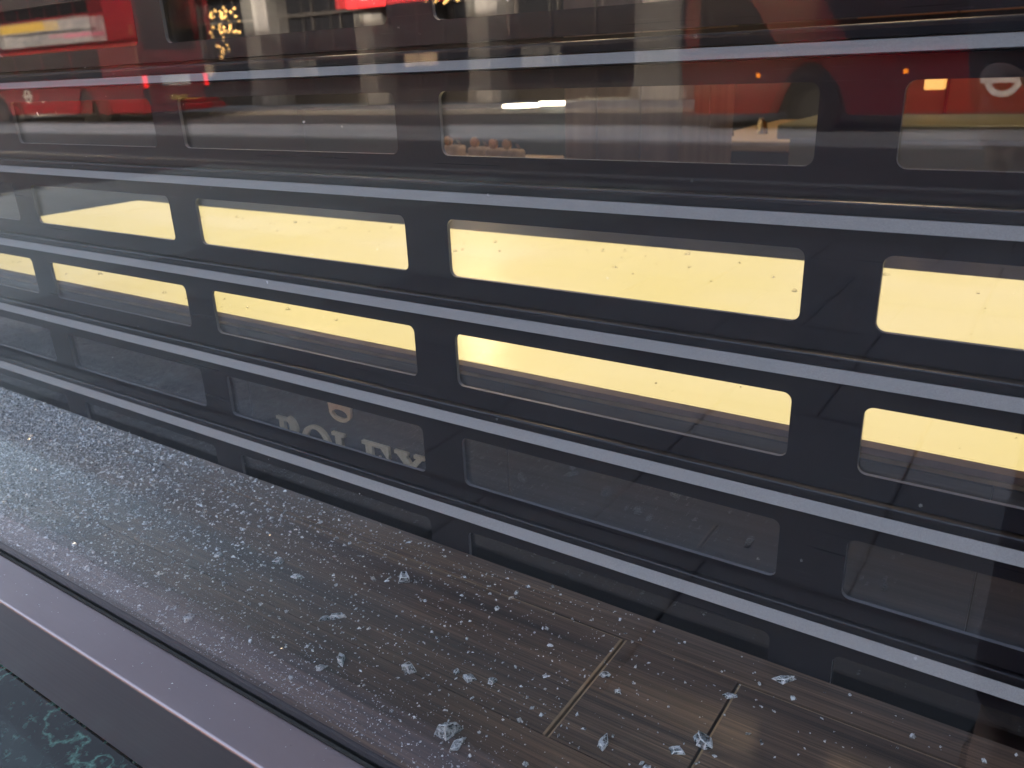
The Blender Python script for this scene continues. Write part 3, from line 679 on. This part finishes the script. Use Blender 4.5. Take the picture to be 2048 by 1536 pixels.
for sx in (-.03, .03):
    b = bmesh.new(); bmesh.ops.create_uvsphere(b, u_segments=10, v_segments=8, radius=.011, matrix=Matrix.Translation(w2p(head1 + Vector((sx, .074, -.012))))); obj('eye', b, M['white'], person, True)
b = bmesh.new(); bmesh.ops.create_cone(b, cap_ends=True, segments=8, radius1=.016, radius2=.005, depth=.045, matrix=Matrix.Translation(w2p(head1 + Vector((0, .088, -.035)))) @ Matrix.Rotation(.35, 4, 'X')); obj('nose', b, M['skin'], person, True)

# ================================================================== broken glass
def shard_mesh(seed, elong=1.0, n=9, flat=.45):
    r = random.Random(seed); b = bmesh.new()
    k = r.randint(4, 6); ang = sorted(r.uniform(0, 2 * math.pi) for _ in range(k))
    ang = [2 * math.pi * (i + r.uniform(-.32, .32)) / k for i in range(k)]
    th = flat * r.uniform(.8, 1.2)
    for z, s in ((0, 1.0), (th, r.uniform(.55, .95))):
        ox, oy = r.uniform(-.12, .12), r.uniform(-.12, .12)
        for a in ang:
            rad = r.uniform(.36, .55) * s
            b.verts.new((rad * math.cos(a) * elong + (ox if z else 0), rad * math.sin(a) + (oy if z else 0), z * (1 + .25 * math.sin(a * 1.0 + seed))))
    bmesh.ops.convex_hull(b, input=b.verts[:], use_existing_faces=False)
    for v in [v for v in b.verts if not v.link_faces]: b.verts.remove(v)
    bmesh.ops.dissolve_limit(b, angle_limit=.30, verts=b.verts[:], edges=b.edges[:])
    big_ = set(f for f in b.faces)
    bv = bmesh.ops.bevel(b, geom=b.edges[:], offset=.036, segments=1, affect='EDGES')
    for f in bv['faces']: f.material_index = 1
    zmin = min(v.co.z for v in b.verts)
    for v in b.verts: v.co.z -= zmin
    me = bpy.data.meshes.new('glass_shard'); b.to_mesh(me); b.free(); me.materials.append(M['shard']); me.materials.append(M['frosted']); return me
SM = [shard_mesh(100 + i, random.choice((1, 1, 1.3, 1.7)), flat=random.uniform(.3, .6)) for i in range(18)]
SL = [shard_mesh(200 + i, 2.4, flat=.4) for i in range(6)]
def put(me, x, y, z, s, rz, label, group=None, tilt=0.0, sz=1.0):
    o = bpy.data.objects.new('glass_shard', me); COL.objects.link(o)
    o.location = (x, y, z + .0003 + (abs(tilt) * s * .35)); o.rotation_euler = (tilt, 0, rz); o.scale = (s, s, s * sz)
    tag(o, label, 'glass shard', group); return o
heroes = [
 (.997, .176, .0125, SM[0], .2, 'chunky pale cube of glass lying by itself mid-ledge'),
 (.809, .113, .0105, SM[1], .5, 'bright round-edged shard among the dense crumbs at the ledge middle'),
 (.871, .136, .0110, SM[2], 1.0, 'pale leaning shard just behind a slim splinter on the crumbed area'),
 (.871, .035, .0130, SM[3], .1, 'squarish clear shard close to the frame groove'),
 (1.025, .067, .0085, SL[0], 2.4, 'long leaf-shaped splinter pointing toward the frame groove'),
 (1.148, .051, .0150, SM[4], .9, 'large rounded shard paired with a pointed one near the groove'),
 (1.159, .046, .0080, SL[1], 1.35, 'pointed drop-shaped splinter touching the large rounded shard'),
 (1.244, .101, .0082, SL[2], 1.75, 'upright almond-shaped splinter between the two board joints'),
 (1.302, .138, .0120, SM[5], .0, 'broad white shard lying across the single pale board joint'),
 (1.332, .228, .0100, SL[3], .45, 'sharp white splinter lying closest to the shutter foot'),
 (1.213, .162, .0085, SM[6], .7, 'clear angular shard lying on the double board joint'),
 (1.230, .151, .0072, SM[7], 1.2, 'small blocky shard just beside the double board joint'),
 (1.302, .190, .0075, SM[8], .4, 'small pale shard at the upper end of the single joint'),
 (1.080, .087, .0110, SM[9], .3, 'wide clear shard left of a pair of chunky shards'),
 (1.018, .051, .0090, SM[10], .8, 'triangular shard below the long leaf-shaped splinter'),
 (1.127, .104, .0105, SM[11], .1, 'chunky shard, the first of two neighbours mid-ledge'),
 (1.143, .111, .0095, SM[12], 1.9, 'chunky shard, the second of two neighbours mid-ledge'),
 (.982, .105, .0075, SL[4], .6, 'slim bright splinter crossing a second splinter'),
 (.976, .098, .0070, SL[5], .9, 'slim dull splinter lying under the bright one'),
 (1.290, .121, .0095, SM[13], .2, 'square dark-centred shard in front of the broad white one'),
 (.905, .128, .0070, SL[2], .4, 'thin splinter beside the pale leaning shard'),
]
for x, y, s, me, rz, lab in heroes: put(me, x, y, LEDGE, s, rz, lab, tilt=0.0)
taken = [(h_[0], h_[1]) for h_ in heroes]
short = ['pale glass cube', 'bright round-edged shard', 'pale leaning shard', 'squarish clear shard', 'long leaf-shaped splinter', 'large rounded shard', 'drop-shaped splinter', 'almond-shaped splinter',
         'broad white shard', 'sharp white splinter', 'angular joint shard', 'blocky joint shard', 'joint-end shard', 'wide clear shard', 'triangular shard', 'first chunky shard',
         'second chunky shard', 'crossed bright splinter', 'crossed dull splinter', 'dark-centred square shard', 'thin splinter']
n = 0
while n < 185:
    x = random.uniform(.80, 1.55) if random.random() < .72 else .45 + random.expovariate(1 / .2)
    y = random.uniform(.02, .238)
    if x > 1.6 or any((x - a) ** 2 + (y - c) ** 2 < .008 ** 2 for a, c in taken): continue
    if x > 1.1 and random.random() < .5: continue
    s = min(.0080, .0025 * math.exp(random.gauss(0, .45)))
    if x > .9 and y < .05 and s > .004: continue
    taken.append((x, y)); n += 1
    slim = random.random() > .75
    k = min(range(len(heroes)), key=lambda i: (heroes[i][0] - x) ** 2 + (heroes[i][1] - y) ** 2)
    hx, hy = heroes[k][:2]; d = math.hypot(hx - x, hy - y)
    how = 'close' if d < .025 else ('just off' if d < .06 else 'far off')
    side = 'behind' if y - hy > abs(x - hx) else ('before' if hy - y > abs(x - hx) else 'beside')
    if x < .76:
        k = -1; how = 'in the thick crumbs'; side = ('toward the groove,', 'midway,', 'toward the shutter,')[min(2, int((y - .015) / .075))]
    near_ = short[k] if k >= 0 else ('densest stretch' if x < .5 else ('dense stretch' if x < .63 else 'thinning stretch'))
    size = 'tiny' if s < .002 else ('small' if s < .0032 else 'mid-sized')
    lab = f'{size} {"slim" if slim else "blocky"} glass shard {how} {side} the {near_}'
    put(random.choice(SL if slim else SM), x, y, LEDGE, s * (.6 if slim else 1), random.uniform(0, 6.28), lab, f'small shards around the {near_}')
# chips on the lit top of the plinth, where the slots let one see them
chip_me = []
for me in SM[:8] + SL[:2]:
    c = me.copy(); c.materials.clear(); c.materials.append(M['chip']); c.materials.append(M['chip']); chip_me.append(c)
n = 0
ordn = ('first', 'second', 'third', 'fourth', 'fifth')
while n < 84:
    x = random.uniform(-.1, 1.75); y = random.uniform(.34, .88)
    q = CAM + (Vector((x, y, TOPZ)) - CAM) * ((SY - CAM.y) / (y - CAM.y))
    c_, fx = divmod(q.x / T, 1.0); r_ = round((Z0 - q.z) / P + .22); top_ = Z0 - r_ * P + ZT
    if fx * T > W_ - .004 or q.z > top_ - .001 or q.z < top_ - SH_ or not 0 <= c_ <= 4: continue
    s = min(.0095, .0034 * math.exp(random.gauss(0, .45))); n += 1
    size = 'tiny' if s < .0028 else ('small' if s < .0045 else 'large')
    third = ('near the start of', 'midway along', 'near the end of')[min(2, int(fx * T / W_ * 3))]
    put(random.choice(chip_me), x, y, TOPZ, s, random.uniform(0, 6.28), f'{size} clear glass chip {third} the {ordn[int(c_)]} {"upper" if r_ == 2 else "lower"} glowing slot, {"back" if q.z > top_ - SH_ * .5 else "front"} half', f'glass chips in the {ordn[int(c_)]} {"upper" if r_ == 2 else "lower"} slot')
# uncountable crumbs: one mesh each
def crumbs(name, label, N, xf, yf_, zf, sz, mat):
    x, y = xf(N), yf_(N); s = sz(N, x)
    a0 = rng.uniform(0, 2 * np.pi, N); el = rng.uniform(.8, 2.0, N)
    base = []
    for k in range(4):
        a = a0 + k * np.pi / 2 + rng.uniform(-.5, .5, N); r = s * rng.uniform(.35, .6, N)
        ex = np.cos(a) * r * el; ey = np.sin(a) * r
        base.append(np.c_[x + ex * np.cos(a0) - ey * np.sin(a0), y + ex * np.sin(a0) + ey * np.cos(a0), np.full(N, zf)])
    top = []
    for k in range(2):
        top.append(np.c_[x + rng.uniform(-.3, .3, N) * s, y + rng.uniform(-.3, .3, N) * s, zf + s * rng.uniform(.15, .5, N)])
    V = np.stack(base + top, 1).reshape(-1, 3)
    F = np.array([(0, 1, 4), (1, 5, 4), (1, 2, 5), (2, 3, 5), (3, 4, 5), (3, 0, 4)])
    F = (F[None] + (np.arange(N) * 6)[:, None, None]).reshape(-1, 3)
    me = bpy.data.meshes.new(name); me.from_pydata(V.tolist(), [], F.tolist()); me.materials.append(mat)
    return tag(obj(name, me), label, 'glass crumbs', kind='stuff')
def xdist(N):
    k = rng.uniform(size=N)
    a = -.35 + rng.gamma(4.4, .132, N); c = rng.uniform(.3, 1.7, N)
    x = np.where(k < .985, a, c); return np.clip(x, -1.0, 1.75)
def ydist(N): return .016 + .224 * rng.beta(1.15, 1.05, N)
def front_heavy(N): return np.where(rng.uniform(size=N) < .45, .0118 + .07 * rng.beta(1.0, 2.0, N), ydist(N))
def xgrit(N): return np.where(rng.uniform(size=N) < .22, rng.uniform(-.2, 1.20, N), xdist(N))
crumbs('glass_crumbs', 'coarse crumbs of shattered glass thick on the left of the ledge', 25000, xdist, ydist, LEDGE + .0002,
       lambda N, x: np.clip((.0017 + .0016 * np.clip((.95 - x) / .6, 0, 1)) * np.exp(rng.normal(0, .42, N)), .0007, .0075), M['crumb'])
crumbs('glass_grit', 'fine glittering glass grit dusted over the wooden ledge', 42000, xgrit, front_heavy, LEDGE + .0001,
       lambda N, x: np.clip(.00075 * np.exp(rng.normal(0, .35, N)), .0003, .002), M['crumb'])
crumbs('frame_grit', 'tiny glass grains caught along the groove and metal frame', 500, lambda N: rng.uniform(.2, 1.4, N), lambda N: -.003 - .034 * rng.beta(.5, 1.6, N), LEDGE - .0013,
       lambda N, x: np.clip(.0006 * np.exp(rng.normal(0, .4, N)), .0002, .0014), M['crumb'])
crumbs('plinth_grit', 'fine glass grains scattered over the glowing plinth top', 1800, lambda N: rng.uniform(-.4, 1.8, N), lambda N: rng.uniform(.335, .88, N), TOPZ + .0002,
       lambda N, x: np.clip(.0013 * np.exp(rng.normal(0, .5, N)), .0004, .0038), M['chip'])

def pane_specks(N):
    x = rng.uniform(-.6, 1.9, N); z = LEDGE + rng.uniform(.02, .75, N); r = .00016 * np.exp(rng.normal(0, .5, N)); L = r * rng.uniform(1, 3.5, N); a = rng.uniform(0, 6.28, N)
    V = []; F = []
    for i in range(N):
        k = len(V); ca, sa = math.cos(a[i]), math.sin(a[i])
        for u, v, w in ((-L[i], 0, 0), (0, -r[i], 0), (L[i], 0, 0), (0, r[i], 0), (0, 0, -r[i] * .6)):
            V.append((x[i] + u * ca - v * sa, .00125 + w, z[i] + u * sa + v * ca))
        F += [(k, k + 1, k + 4), (k + 1, k + 2, k + 4), (k + 2, k + 3, k + 4), (k + 3, k, k + 4)]
    me = bpy.data.meshes.new('dust_specks'); me.from_pydata(V, [], F); me.materials.append(M['white'])
    tag(obj('dust_specks', me), 'tiny pale dust specks stuck on the window glass', 'dust', kind='stuff')
pane_specks(560)
